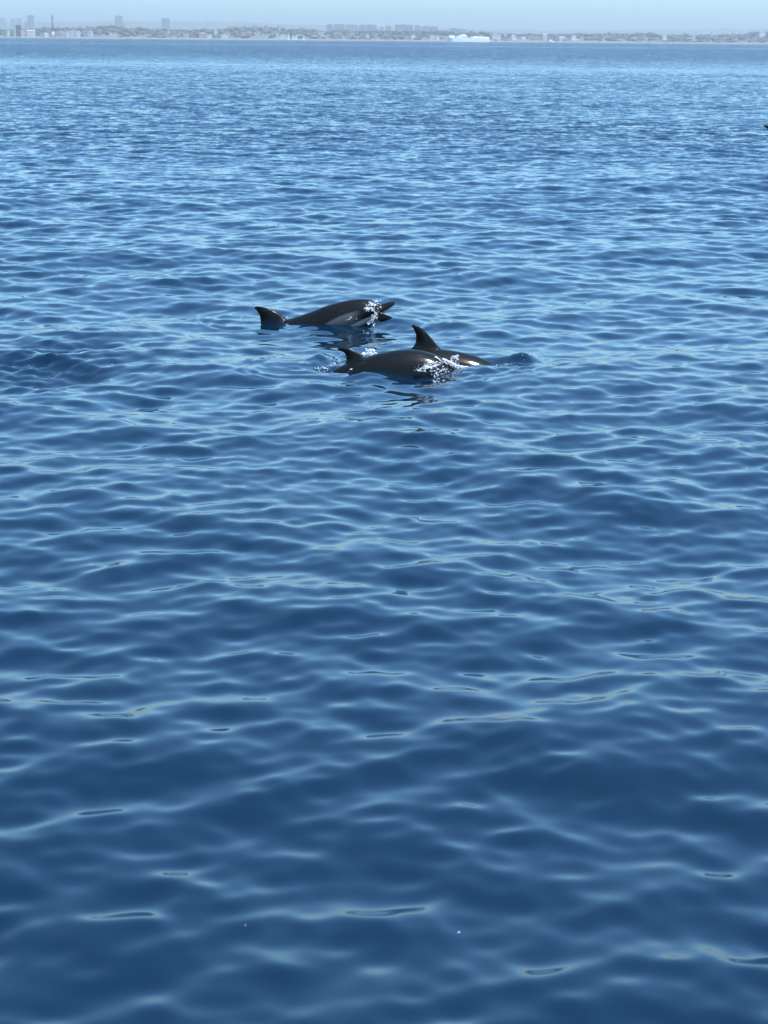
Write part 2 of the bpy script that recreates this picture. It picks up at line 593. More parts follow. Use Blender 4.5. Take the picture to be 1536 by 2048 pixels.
def build_town():
    G1 = 'apartment blocks on the skyline'
    G2 = 'shoreline houses'
    B = building
    # hazy towers inland
    B(54, 67, 31, 53, 9500, 'grey', 'grey', 'tall grey tower block just left of the lighthouse, faded by haze', 'tower_block', 'tower blocks inland')
    B(48, 55, 44, 54, 9800, 'grey', 'grey', 'low grey annexe block against the left foot of the tall tower near the lighthouse', 'tower_block', 'tower blocks inland')
    B(21, 31, 38, 56, 12500, 'grey', 'grey', 'very faint tower second from the left edge of the skyline', 'tower_block', 'tower blocks inland')
    B(33, 42, 37, 56, 12500, 'grey', 'grey', 'very faint tower right of centre of the hazy cluster at the left edge', 'tower_block', 'tower blocks inland')
    B(-3, 10, 37, 56, 12800, 'grey', 'grey', 'very faint broad tower cut by the left edge of the picture', 'tower_block', 'tower blocks inland')
    B(229.5, 244, 32, 50, 9300, 'grey', 'slate', 'squat grey tower with a sloping annexe on its right, above the wooded hill', 'tower_block', 'tower blocks inland')
    B(243, 248, 44, 54, 9320, 'grey', 'slate', 'small annexe stepping down right of the squat grey tower', 'tower_block', 'tower blocks inland')
    B(323, 339.5, 36, 57, 8800, 'grey', 'slate', 'solitary bluish tower block with shallow pitched top, midway between squat tower and mast', 'tower_block', 'tower blocks inland', rooftype='gable_y')
    # the row of long blocks on the ridge
    row = [(653, 665, 49, 'first and leftmost block of the long skyline row'), (668, 689, 49, 'long grey block second in the skyline row'),
           (690, 716, 50, 'long pale block third in the skyline row'), (718, 731, 50.5, 'short block fourth in the skyline row'),
           (733, 753, 50, 'broad block closing the left half of the skyline row'), (761, 767, 55, 'narrow low block in the gap of the skyline row'),
           (771, 783, 52, 'pale block right of the gap in the skyline row'), (790, 826, 50, 'widest block of the right half of the skyline row'),
           (830, 841, 51.5, 'square block beside the widest block of the row'), (845, 860, 53, 'low block second from the right end of the row'),
           (861, 876, 53.5, 'low block at the right end of the skyline row'), (899, 915, 57, 'small flat block above the white ship'),
           (917, 935, 59, 'low wide block above and right of the ship superstructure')]
    for a, b, t, l in row:
        B(a, b, t, 61, 8200, 'cream' if a in (690, 771) else 'grey', 'slate', l, 'apartment_block', G1)
    # houses near the shore: x0, x1, top, bottom, wall, roof, rooftype, words
    H = [(31, 41, 51, 68, 'dark', 'slate', 'flat', 'dark square warehouse left of the pink building'),
         (41.5, 51, 59, 70, 'pink', 'pink', 'gable_y', 'pink plastered hall with a peaked front near the left edge'),
         (53, 68, 60, 65, 'white', 'white', 'gable_x', 'bright white shed roof between the pink hall and the lighthouse'),
         (13, 17, 61, 68, 'white', 'white', 'flat', 'small bright white box building nearest the left edge'),
         (28.5, 31, 57, 63, 'white', 'white', 'flat', 'thin white silo like building beside the dark warehouse'),
         (79, 86, 64, 69, 'cream', 'tile', 'gable_y', 'cream cottage midway between white shed and lighthouse'),
         (89, 97, 66, 70, 'white', 'white', 'gable_x', 'low white house just left of the lighthouse foot'),
         (111, 120, 61, 70, 'cream', 'slate', 'flat', 'cream keepers house touching the right side of the lighthouse'),
         (121, 131, 63, 70, 'pink', 'tile', 'gable_x', 'pinkish house second right of the lighthouse'),
         (132, 141, 65, 68, 'white', 'white', 'flat', 'low white terrace in front of the pinkish row'),
         (141, 151, 61, 68, 'white', 'tile', 'gable_x', 'white house with tiled roof in the bright cluster right of the lighthouse'),
         (152, 161, 63, 68, 'white', 'white', 'flat', 'white house ending the bright cluster right of the lighthouse'),
         (166, 174, 62, 65.5, 'cream', 'tile', 'gable_x', 'cream house half hidden by the left wood'),
         (175, 183, 63, 67, 'white', 'white', 'flat', 'small white house at the foot of the wooded hill'),
         (215, 228, 71, 73.5, 'white', 'white', 'flat', 'long low white wall below the squat tower'),
         (336, 340, 61, 66, 'white', 'white', 'gable_y', 'tiny bright gabled house below the solitary tower'),
         (343, 346, 60, 63, 'cream', 'slate', 'flat', 'pale small house right of the bright gabled one'),
         (337, 341, 68, 71, 'white', 'white', 'flat', 'tiny white hut below the bright gabled house'),
         (367, 378, 66, 73, 'pink', 'tile', 'flat', 'pinkish block on the slope left of the mast'),
         (384, 391, 62, 65, 'white', 'slate', 'gable_x', 'pale house high on the slope left of the mast'),
         (398, 411, 65, 73, 'pink', 'tile', 'gable_x', 'pinkish building just below the mast'),
         (414, 424, 69, 74, 'white', 'tile', 'gable_x', 'white house with tiled roof right below the mast'),
         (429, 435, 61, 66, 'white', 'white', 'flat', 'white tall house in the cluster right of the mast'),
         (430, 438, 67, 71, 'white', 'white', 'gable_y', 'white peaked boathouse in the cluster right of the mast'),
         (442, 457, 70, 73, 'white', 'white', 'flat', 'long bright white shed right of the mast cluster'),
         (461, 466, 57, 60, 'white', 'white', 'flat', 'white house high in the wood above the long bright shed'),
         (494, 504, 62, 67, 'cream', 'slate', 'flat', 'pale house half hidden in the middle wood'),
         (506, 511, 52, 59, 'cream', 'cream', 'flat', 'pale tower like house on the wooded crest'),
         (530, 535, 53, 58, 'pink', 'tile', 'flat', 'pinkish house on the wooded crest'),
         (556, 561, 53, 59, 'pink', 'pink', 'flat', 'small reddish house at the right end of the wooded crest'),
         (518, 534, 71, 74, 'white', 'white', 'flat', 'long white beach building left of the sails'),
         (553, 557, 67, 74, 'white', 'white', 'flat', 'narrow white kiosk left of the sails'),
         (558, 572, 73, 76, 'white', 'white', 'flat', 'low white boat shed next to the sails'),
         (636, 647, 64, 67, 'white', 'slate', 'gable_x', 'white house in the wood right of the sails'),
         (668, 676, 66, 70, 'cream', 'tile', 'gable_x', 'cream house below the first skyline block'),
         (690, 701, 67, 72, 'cream', 'slate', 'flat', 'pale block below the third skyline block'),
         (686, 694, 75, 78, 'white', 'white', 'gable_x', 'small white shore house left of middle'),
         (733, 739, 69, 74, 'white', 'white', 'gable_y', 'little white house below the broad skyline block'),
         (750, 754, 66, 72, 'cream', 'cream', 'flat', 'thin pale house below the end of the left skyline row'),
         (773, 777, 78, 81, 'white', 'white', 'flat', 'tiny white kiosk on the beach in the middle'),
         (810, 818, 71, 74, 'cream', 'slate', 'flat', 'pale low house left of the bright one below the widest block'),
         (823, 831, 71, 74, 'white', 'white', 'gable_x', 'bright white house below the widest skyline block'),
         (821, 834, 79, 82, 'white', 'white', 'flat', 'low white beach pavilion left of the ship'),
         (836, 851, 77, 81, 'white', 'slate', 'gable_x', 'wide pale house on the beach left of the ship'),
         (860, 871, 71, 77, 'white', 'tile', 'gable_x', 'pale house with roof terrace above the beach left of the ship'),
         (872, 879, 73, 76, 'white', 'white', 'flat', 'small white house close to the ship bow'),
         (978, 998, 79, 83, 'white', 'slate', 'flat', 'long low white hall right behind the ship stern'),
         (985, 1002, 68, 73, 'white', 'tile', 'gable_x', 'white house with broad roof above the ship stern'),
         (1009, 1014, 67, 70, 'white', 'white', 'gable_y', 'small bright house on the slope right of the ship'),
         (1007, 1018, 74, 77, 'cream', 'slate', 'flat', 'pale block on the slope right of the ship'),
         (1024, 1032, 70, 76, 'white', 'white', 'gable_y', 'white house set in the trees right of the ship'),
         (1015, 1049, 80, 83.5, 'white', 'white', 'flat', 'very long white low building on the shore right of the ship'),
         (1051, 1066, 80, 83.5, 'white', 'white', 'flat', 'second long white low building right of the very long one'),
         (1044, 1052, 74, 77, 'white', 'white', 'gable_x', 'bright house above the two long white buildings'),
         (1057, 1064, 73, 77, 'cream', 'tile', 'gable_x', 'cream house above the second long white building'),
         (1087, 1094, 68, 72, 'white', 'white', 'gable_x', 'pale house high in the trees above the motorboat'),
         (1119, 1130, 73, 77, 'white', 'white', 'gable_x', 'bright white roofed house right of the motorboat'),
         (1121, 1130, 79, 84, 'cream', 'tile', 'flat', 'cream shore house below the bright white roof'),
         (1144, 1152, 72, 75, 'white', 'white', 'flat', 'pale house in the trees above the long domed building'),
         (1159, 1168, 73, 76, 'cream', 'slate', 'gable_x', 'pale house in the trees right above the dome'),
         (1205, 1210, 74, 77, 'white', 'slate', 'gable_y', 'lone pale house in the trees right of the long domed building'),
         (1300, 1334, 81, 85, 'white', 'cream', 'flat', 'long faint white building on the right shore'),
         (1326, 1334, 71, 73, 'white', 'white', 'flat', 'small pale house on the low slope at right'),
         (1385, 1391, 71, 74, 'white', 'white', 'flat', 'tiny pale house left of the thin white tower'),
         (1440, 1450, 78, 80, 'cream', 'tile', 'gable_x', 'faint cream house right of the thin white tower'),
         (1476, 1490, 83, 86, 'cream', 'tile', 'gable_x', 'pinkish low shore house near the right edge'),
         (1520, 1532, 63, 68, 'white', 'slate', 'gable_x', 'pale house in the trees at the right edge')]
    for a, b, t, bt, w_, r_, rt, l in H:
        dd = 60 if bt >= 72 else (200 if bt >= 66 else 250)
        if t < 60: dd = 270
        if b in (68,) or (a < 200 and bt <= 71): dd = 50
        B(a, b, t, bt, SHORE + dd, w_, r_, l, 'house', G2, rooftype=rt, windows=False, cat='house')
    # thin white tower at right
    B(1421.5, 1424.5, 65, 74, SHORE + 250, 'white', 'white', 'thin white tower standing in a gap of the trees at right', 'white_tower', None, windows=False, cat='tower', depth=4)
    # long building with a dome
    a = P(1131, 81, SHORE + 50); b = P(1195, 81.5, SHORE + 50)
    root = empty('domed_hall', ((a.x + b.x) / 2, SHORE + 50, 2))
    w = (b.x - a.x) / 2
    zt = a.z - 2
    bm = bmesh.new(); box(bm, -w, w, 0, 15, 0, zt); link_bm('wall', bm, MATS['white'], root, False)
    bm = bmesh.new(); box(bm, -w - .5, w + .5, -.5, 15.5, zt + .01, zt + .6); link_bm('roof', bm, MATS['white'], root, False)
    bm = bmesh.new(); bmesh.ops.create_uvsphere(bm, u_segments=16, v_segments=8, radius=3.2, matrix=Matrix.Translation((-w * 0.25, 7, zt + 0.6)))
    link_bm('dome', bm, MATS['white'], root)
    tag(root, 'long white seaside hall with a small dome on the right shore', 'building')

    # lighthouse
    D = SHORE + 20
    base = P(106, 70, D); top = P(105.5, 28, D)
    root = empty('lighthouse', (base.x, D, 1.5))
    H_ = top.z - 1.5
    bm = bmesh.new(); cyl(bm, 0, 0, 0, H_ * 0.26, 4.2, 3.4, 16); link_bm('base', bm, MATS['white'], root)
    bm = bmesh.new(); cyl(bm, 0, 0, H_ * 0.26 + .01, H_ * 0.80, 2.5, 2.0, 16); link_bm('tower', bm, MATS['stone'], root)
    bm = bmesh.new(); cyl(bm, 0, 0, H_ * 0.80 + .01, H_ * 0.825, 3.1, 3.1, 16); cyl(bm, 0, 0, H_ * .825 + .01, H_ * .90, 1.7, 1.7, 16); cyl(bm, 0, 0, H_ * .90 + .01, H_ * .915, 2.5, 2.5, 16); link_bm('gallery', bm, MATS['stone'], root)
    bm = bmesh.new(); cyl(bm, 0, 0, H_ * .916, H_ * .955, 1.2, 1.2, 12); link_bm('lantern', bm, MATS['glass'], root)
    bm = bmesh.new(); cyl(bm, 0, 0, H_ * .956, H_, 1.5, 0.1, 12); link_bm('cupola', bm, MATS['dark'], root)
    tag(root, 'tall slender dark lighthouse on a white base at the left of the far shore', 'lighthouse')

    # radio mast
    D = SHORE + 320
    top = P(413, 33, D); base = P(413, 60, D)
    root = empty('radio_mast', (top.x, D, base.z - 8))
    H_ = top.z - (base.z - 8)
    bm = bmesh.new()
    for sx in (-1, 1):
        for sy in (-1, 1):
            cyl(bm, sx * .7, sy * .7, 0, H_ * .9, .16, .12, 5)
    for i in range(14):
        z = H_ * .9 * i / 14
        box(bm, -.85, .85, -.8, .8, z, z + .18)
    link_bm('lattice', bm, MATS['steel'], root, False)
    bm = bmesh.new(); cyl(bm, 0, 0, H_ * .9 + .01, H_, .3, .15, 6); link_bm('antenna', bm, MATS['steel'], root)
    tag(root, 'thin grey radio mast rising above the trees between solitary tower and crest', 'mast')


build_town()


def sailboat(px, pt, pb, label, D=4700.0):
    top = P(px, pt, D); w = P(px, pb, D)
    root = empty('sailing_boat', (w.x, D, 0.0), 0.5)
    h = top.z
    L = 9.0
    bm = bmesh.new()
    secs = []
    for t, hw, z0 in ((-0.5, 0.9, 0.25), (-0.3, 1.25, -0.2), (0, 1.5, -0.35), (0.3, 1.0, -0.2), (0.5, 0.06, 0.5)):
        secs.append([bm.verts.new((t * L, -hw, 1.0)), bm.verts.new((t * L, -hw * .6, z0)), bm.verts.new((t * L, hw * .6, z0)), bm.verts.new((t * L, hw, 1.0))])
    for a, b in zip(secs, secs[1:]):
        for i in range(4):
            bm.faces.new((a[i], a[(i + 1) % 4], b[(i + 1) % 4], b[i]))
    bm.faces.new(secs[0]); bm.faces.new(secs[-1][::-1])
    link_bm('hull', bm, MATS['white'], root, False)
    bm = bmesh.new(); box(bm, -2.2, 1.4, -.8, .8, 1.01, 1.6, 0.15); link_bm('cabin', bm, MATS['white'], root, False)
    bm = bmesh.new(); cyl(bm, 0.6, 0, 1.0, h, .09, .06, 6); link_bm('mast', bm, MATS['steel'], root)

    def sail(name, pts, bulge):
        bm = bmesh.new()
        a, b, c = [Vector(p) for p in pts]
        N = 5
        for side in (0.0, 0.04):
            grid = {}
            for i in range(N + 1):
                for j in range(N + 1 - i):
                    u, v = i / N, j / N
                    p = a * (1 - u - v) + b * u + c * v
                    p.y += bulge * 4 * u * (1 - u - v) + bulge * 2 * v * u + side
                    grid[i, j] = bm.verts.new(p)
            for i in range(N):
                for j in range(N - i):
                    bm.faces.new((grid[i, j], grid[i + 1, j], grid[i, j + 1]))
                    if j < N - i - 1:
                        bm.faces.new((grid[i + 1, j], grid[i + 1, j + 1], grid[i, j + 1]))
        link_bm(name, bm, MATS['sail'], root)
    sail('mainsail', ((0.45, 0, 2.0), (-3.9, 0, 2.0), (0.5, 0, h - .3)), 0.5)
    sail('headsail', ((4.2, 0, 1.2), (0.9, 0, 1.8), (0.75, 0, h * .85)), 0.4)
    tag(root, label, 'sailboat', 'sailing boats off the far shore')


MATS['sail'] = principled('sail_cloth', (0.85, 0.84, 0.80), 0.7)
sailboat(577.5, 63, 76.5, 'leftmost and tallest of the white sails off the middle of the far shore')
sailboat(586.5, 67.5, 76.5, 'second white sail from the left, close beside the tallest')
sailboat(592.5, 67, 76.5, 'cream white sail third from left in the small fleet', 4740)
sailboat(607.5, 68, 76.5, 'white sail furthest right, apart from the other three')


def ship():
    D = 4300.0
    a = P(893, 83, D); b = P(977, 84, D)
    L = (b.x - a.x) / 0.91
    root = empty('white_ship', ((a.x + b.x) / 2, D, 0), math.radians(27))
    s = L / 84.0                        # metres per photo pixel
    white = principled('ship_white_paint', (0.90, 0.89, 0.86), 0.45)
    bm = bmesh.new()
    secs = []
    hh = 7.0 * s
    for t, hw, zt in ((-0.5, 0.8, hh * 1.12), (-0.47, 4, hh * 1.08), (-0.40, 8.0, hh), (-0.2, 10, hh), (0.3, 10, hh), (0.46, 9.5, hh), (0.5, 8.5, hh)):
        x = t * L
        secs.append([bm.verts.new((x, -hw, zt)), bm.verts.new((x + (0.9 if t < -.4 else 0), -hw * .97, -1.2)), bm.verts.new((x + (0.9 if t < -.4 else 0), hw * .97, -1.2)), bm.verts.new((x, hw, zt))])
    for p, q in zip(secs, secs[1:]):
        for i in range(4):
            bm.faces.new((p[i], p[(i + 1) % 4], q[(i + 1) % 4], q[i]))
    bm.faces.new(secs[0]); bm.faces.new(secs[-1][::-1])
    link_bm('hull', bm, white, root, False)
    bm = bmesh.new(); box(bm, -.49 * L, -.34 * L, -6, 6, hh + .05, hh + 4 * s, .5); link_bm('forecastle', bm, white, root, False)
    bm = bmesh.new(); box(bm, -.24 * L, -.04 * L, -8, 8, hh + .05, hh + 3.6 * s, .6); link_bm('deckhouse', bm, white, root, False)
    bm = bmesh.new(); box(bm, -.20 * L, -.05 * L, -8.05, -7.4, hh + 1.0 * s, hh + 2.2 * s); o = link_bm('window_band', bm, MATS['glass'], root, False)
    bm = bmesh.new(); box(bm, -.19 * L, -.06 * L, -6, 6, hh + 3.65 * s, hh + 5.6 * s, .8); link_bm('bridge', bm, white, root, False)
    bm = bmesh.new(); cyl(bm, -.13 * L, 0, hh + 5.6 * s, hh + 8.2 * s, .35, .2, 6); link_bm('mast', bm, MATS['steel'], root)
    bm = bmesh.new(); box(bm, .10 * L, .22 * L, -7, 7, hh + .05, hh + 2.8 * s, 1.5); link_bm('funnel_house', bm, white, root, False)
    bm = bmesh.new(); box(bm, .26 * L, .485 * L, -8.5, 8.5, hh + .05, hh + 2.2 * s, .3); link_bm('aft_superstructure', bm, white, root, False)
    bm = bmesh.new(); box(bm, -.01 * L, .09 * L, -6, 6, hh + .05, hh + 1.2 * s, .2); link_bm('deck_hatch', bm, MATS['cream'], root, False)
    tag(root, 'long bright white ship lying off the far shore, bow to the left', 'ship')

    D = 4400
    a = P(1096, 84, D); b = P(1109, 84, D)
    L = b.x - a.x
    root = empty('motor_yacht', ((a.x + b.x) / 2, D, 0), math.radians(18))
    bm = bmesh.new()
    secs = []
    for t, hw, zt in ((-0.5, 2.2, 2.6), (0, 2.6, 2.8), (0.3, 2.0, 3.0), (0.5, 0.1, 3.4)):
        secs.append([bm.verts.new((t * L, -hw, zt)), bm.verts.new((t * L * .93, -hw * .6, -.4)), bm.verts.new((t * L * .93, hw * .6, -.4)), bm.verts.new((t * L, hw, zt))])
    for p, q in zip(secs, secs[1:]):
        for i in range(4):
            bm.faces.new((p[i], p[(i + 1) % 4], q[(i + 1) % 4], q[i]))
    bm.faces.new(secs[0]); bm.faces.new(secs[-1][::-1])
    link_bm('hull', bm, white, root, False)
    bm = bmesh.new(); box(bm, -.42 * L, .15 * L, -1.7, 1.7, 2.85, 5.2, .3, 1.0); link_bm('cabin', bm, white, root, False)
    bm = bmesh.new(); box(bm, -.30 * L, -.02 * L, -1.3, 1.3, 5.25, 7.2, .3, .8); link_bm('flybridge', bm, white, root, False)
    bm = bmesh.new(); cyl(bm, -.15 * L, 0, 7.2, 10.0, .15, .08, 6); link_bm('mast', bm, white, root)
    tag(root, 'small white motor yacht close to the far shore right of the ship', 'boat')


ship()

# ------------------------------------------------------------------ dolphins


def skin_material():
    m = bpy.data.materials.new('wet_dolphin_skin')
    m.use_nodes = True
    nt = m.node_tree
    b = nt.nodes['Principled BSDF']
    at = nt.nodes.new('ShaderNodeAttribute'); at.attribute_name = 'tone'
    tc = nt.nodes.new('ShaderNodeTexCoord')
    n = nt.nodes.new('ShaderNodeTexNoise'); n.inputs['Scale'].default_value = 9; n.inputs['Detail'].default_value = 5
    mx = nt.nodes.new('ShaderNodeMix'); mx.data_type = 'RGBA'; mx.blend_type = 'MULTIPLY'
    mx.inputs[0].default_value = 0.35
    nt.links.new(tc.outputs['Object'], n.inputs['Vector'])
    nt.links.new(at.outputs['Color'], mx.inputs[6])
    nt.links.new(n.outputs['Color'], mx.inputs[7])
    nt.links.new(mx.outputs[2], b.inputs['Base Color'])
    b.inputs['Roughness'].default_value = 0.6
    b.inputs['Specular IOR Level'].default_value = 0.08
    b.inputs['Coat Weight'].default_value = 0.55
    b.inputs['Coat Roughness'].default_value = 0.16
    b.inputs['Coat IOR'].default_value = 1.34
    # pale scratches and mottling
    sc_ = nt.nodes.new('ShaderNodeTexNoise'); sc_.inputs['Scale'].default_value = 30; sc_.inputs['Detail'].default_value = 6; sc_.inputs['Roughness'].default_value = 0.7
    mp_ = nt.nodes.new('ShaderNodeMapping'); mp_.inputs['Scale'].default_value = (0.25, 1, 1.4); mp_.inputs['Rotation'].default_value = (0, 0.35, 0)
    rp_ = nt.nodes.new('ShaderNodeValToRGB')
    rp_.color_ramp.elements[0].position = 0.60; rp_.color_ramp.elements[1].position = 0.74
    rp_.color_ramp.elements[0].color = (0, 0, 0, 1); rp_.color_ramp.elements[1].color = (0.035, 0.035, 0.028, 1)
    ad_ = nt.nodes.new('ShaderNodeMix'); ad_.data_type = 'RGBA'; ad_.blend_type = 'ADD'; ad_.inputs[0].default_value = 1.0
    nt.links.new(tc.outputs['Object'], mp_.inputs['Vector']); nt.links.new(mp_.outputs[0], sc_.inputs['Vector'])
    nt.links.new(sc_.outputs['Fac'], rp_.inputs['Fac'])
    nt.links.new(mx.outputs[2], ad_.inputs[6]); nt.links.new(rp_.outputs['Color'], ad_.inputs[7])
    nt.links.new(ad_.outputs[2], b.inputs['Base Color'])
    n2 = nt.nodes.new('ShaderNodeTexNoise'); n2.inputs['Scale'].default_value = 45; n2.inputs['Detail'].default_value = 3
    bp = nt.nodes.new('ShaderNodeBump'); bp.inputs['Distance'].default_value = 0.0012; bp.inputs['Strength'].default_value = 0.5
    nt.links.new(tc.outputs['Object'], n2.inputs['Vector'])
    nt.links.new(n2.outputs['Fac'], bp.inputs['Height'])
    nt.links.new(bp.outputs[0], b.inputs['Normal'])
    n3 = nt.nodes.new('ShaderNodeTexNoise'); n3.inputs['Scale'].default_value = 26; n3.inputs['Detail'].default_value = 4
    mp3 = nt.nodes.new('ShaderNodeMapping'); mp3.inputs['Scale'].default_value = (0.5, 1, 1.6)
    bp3 = nt.nodes.new('ShaderNodeBump'); bp3.inputs['Distance'].default_value = 0.004; bp3.inputs['Strength'].default_value = 0.35
    nt.links.new(tc.outputs['Object'], mp3.inputs['Vector'])
    nt.links.new(mp3.outputs[0], n3.inputs['Vector'])
    nt.links.new(n3.outputs['Fac'], bp3.inputs['Height'])
    nt.links.new(bp3.outputs[0], b.inputs['Coat Normal'])
    return m


SKIN = skin_material()
EYE = principled('dolphin_eye', (0.01, 0.008, 0.006), 0.05)


def catmull(vals, n):
    vals = np.array(vals, dtype=float)
    m = len(vals)
    out = []
    for t in np.linspace(0, m - 1, n):
        i = min(int(t), m - 2)
        f = t - i
        p0, p1, p2, p3 = vals[max(i - 1, 0)], vals[i], vals[i + 1], vals[min(i + 2, m - 1)]
        out.append(0.5 * ((2 * p1) + (-p0 + p2) * f + (2 * p0 - 5 * p1 + 4 * p2 - p3) * f ** 2 + (-p0 + 3 * p1 - 3 * p2 + p3) * f ** 3))
    return np.array(out)


def blade(bm, lead, trail, thick, n=22, m=14):
    """closed aerofoil between two edge curves (lists of 3-D points from root to tip); thick = normal offset vector"""
    L = catmull(lead, n); T = catmull(trail, n)
    th = Vector(thick)
    rings = []
    for i in range(n):
        a = Vector(L[i]); b = Vector(T[i])
        c = (b - a).length
        root = 1.0 - i / (n - 1)
        ring = []
        for j in range(m * 2):
            if j < m:
                u = j / m; side = 1
            else:
                u = 1 - (j - m) / m; side = -1
            prof = 1.9 * (math.sqrt(max(u, 0)) * (1 - u) + 0.06 * math.sin(math.pi * u))
            k = min(0.10 * c, 0.032) + 0.002
            flare = 1 + 1.4 * max(0, root - 0.82) / 0.18
            ring.append(bm.verts.new(a.lerp(b, u) + th * (side * (prof * k * flare + 0.0022))))
        rings.append(ring)
    for r0, r1 in zip(rings, rings[1:]):
        for j in range(m * 2):
            k = (j + 1) % (m * 2)
            bm.faces.new((r0[j], r0[k], r1[k], r1[j]))
    bm.faces.new(rings[0]); bm.faces.new(rings[-1][::-1])


def dolphin(label, D, stations, fin_lead, fin_trail, flippers, light, yaw=0.0):
    """stations: (px, py of the back line, half height in metres), beak tip first"""
    pts = []
    for px, py, rv in stations:
        p = P(px, py, D)
        pts.append([p.x, p.z - rv, rv])
    S = catmull(pts, 96)
    # arc length
    seg = np.hypot(np.diff(S[:, 0]), np.diff(S[:, 1]))
    arc = np.concatenate([[0], np.cumsum(seg)]); tot = arc[-1]
    cx = float(np.mean(S[:, 0]))
    org = Vector((cx, D, 0))
    bm = bmesh.new()
    rings = []
    M = 36
    for i in range(len(S)):
        a = S[max(i - 1, 0)]; b = S[min(i + 1, len(S) - 1)]
        t = Vector((b[0] - a[0], 0, b[1] - a[1])).normalized()
        up = Vector((-t.z, 0, t.x))
        if up.z < 0: up = -up
        s = arc[i] / tot
        rv = max(S[i][2], 0.008)
        wfac = 0.94
        if s < 0.12: wfac = 1.15           # beak is flat and wide
        if s > 0.62: wfac = 0.94 - 0.42 * min(1, (s - 0.62) / 0.25)   # compressed tail stock
        c = Vector((S[i][0], 0, S[i][1]))
        ring = []
        for j in range(M):
            th = 2 * math.pi * j / M
            cz, sy = math.cos(th), math.sin(th)
            # slightly keeled back, fuller belly
            w = rv * wfac * sy * (1.0 - 0.08 * cz)
            ring.append(bm.verts.new(c + up * (rv * cz) + Vector((0, w, 0))))
        rings.append(ring)
    for r0, r1 in zip(rings, rings[1:]):
        for j in range(M):
            k = (j + 1) % M
            bm.faces.new((r0[j], r0[k], r1[k], r1[j]))
    bm.faces.new(rings[0]); bm.faces.new(rings[-1][::-1])
    # dorsal fin
    L = [(P(a, b, D).x, 0, P(a, b, D).z) for a, b in fin_lead]
    T = [(P(a, b, D).x, 0, P(a, b, D).z) for a, b in fin_trail]
    blade(bm, L, T, (0, 1, 0))
    # flippers: root px,py ; tip px,py
    for (ax, ay, bx, by, side, outw) in flippers:
        a = P(ax, ay, D); b = P(bx, by, D)
        A = Vector((a.x, side * 0.11, a.z)); B_ = Vector((b.x, side * (0.11 + outw), b.z))
        d = (B_ - A)
        per = Vector((d.z, 0, -d.x)).normalized()
        ln = d.length
        lead = [A + per * 0.055, A + d * .35 + per * .06, A + d * .7 + per * .035, B_ - d * .0]
        trail = [A - per * 0.055, A + d * .35 - per * .035, A + d * .7 - per * .02, B_ - per * .006]
        nrm = d.cross(per).normalized()
        blade(bm, [v[:] for v in lead], [v[:] for v in trail], nrm, 16, 10)
    # flukes at the tail end
    e = S[-1]; e0 = S[-4]
    td = Vector((e[0] - e0[0], 0, e[1] - e0[1])).normalized()
    upn = Vector((-td.z, 0, td.x))
    c = Vector((e[0], 0, e[1])) - td * 0.06
    for sd in (-1, 1):
        lead = [c - td * .10, c + td * .02 + Vector((0, sd * .10, 0)), c + td * .12 + Vector((0, sd * .20, 0)), c + td * .19 + Vector((0, sd * .25, 0))]
        trail = [c + td * .13, c + td * .14 + Vector((0, sd * .10, 0)), c + td * .17 + Vector((0, sd * .18, 0)), c + td * .20 + Vector((0, sd * .25, 0))]
        blade(bm, [v[:] for v in lead], [v[:] for v in trail], upn, 14, 10)
    for v in bm.verts:
        v.co.x -= cx
    bmesh.ops.recalc_face_normals(bm, faces=bm.faces)
    me = bpy.data.meshes.new('tmp_body')
    bm.to_mesh(me); bm.free()
    tmp = bpy.data.objects.new('tmp_body', me)
    COL.objects.link(tmp)
    md = tmp.modifiers.new('r', 'REMESH'); md.mode = 'VOXEL'; md.voxel_size = 0.0055; md.use_smooth_shade = True
    ms = tmp.modifiers.new('s', 'SMOOTH'); ms.factor = 0.5; ms.iterations = 5
    dm = tmp.modifiers.new('d', 'DECIMATE'); dm.ratio = 0.5
    dg = bpy.context.evaluated_depsgraph_get()
    me2 = bpy.data.meshes.new_from_object(tmp.evaluated_get(dg))
    bpy.data.objects.remove(tmp)
    me2.name = 'body'
    me2.materials.clear(); me2.materials.append(SKIN)
    me2.polygons.foreach_set('use_smooth', [True] * len(me2.polygons))
    n = len(me2.vertices)
    co = np.empty(n * 3, dtype=np.float32); me2.vertices.foreach_get('co', co); co = co.reshape(-1, 3)
    # colour pattern from place on the body: s along it, q across its height
    SX = S[:, 0] - cx
    kd = KDTree(len(S))
    for i in range(len(S)):
        kd.insert((SX[i], 0, S[i][1]), i)
    kd.balance()
    s_ = np.empty(n); q_ = np.empty(n); hw_ = np.empty(n)
    for k in range(n):
        _, i, _ = kd.find((co[k][0], 0, co[k][2]))
        s_[k] = arc[i] / tot
        hw_[k] = S[i][2]
        q_[k] = (co[k][2] - S[i][1]) / max(S[i][2], 0.01)
    dark = np.array([0.0050, 0.0052, 0.0042])
    flank = np.array(light)
    belly = np.array([0.48, 0.48, 0.46])
    def sm(x): return np.clip(x, 0, 1) ** 2 * (3 - 2 * np.clip(x, 0, 1))
    # flank patch: below a line that dips under the fin (hourglass)
    line = 0.30 - 0.55 * np.exp(-((s_ - 0.47) / 0.11) ** 2) - 0.25 * sm((s_ - .62) / .2)
    f = sm((line - q_) / 0.10) * sm((s_ - 0.16) / 0.06)
    g = sm((-0.45 - q_) / 0.12)
    colr = dark * (1 - f)[:, None] + flank * f[:, None]
    colr = colr * (1 - g)[:, None] + belly * g[:, None]
    fin_m = (q_ > 1.12)
    colr[fin_m] = dark * 0.8
    colr[np.abs(co[:, 1]) > hw_ * 1.10 + 0.004] = dark * 0.9
    rgba = np.ones((n, 4), dtype=np.float32); rgba[:, :3] = colr
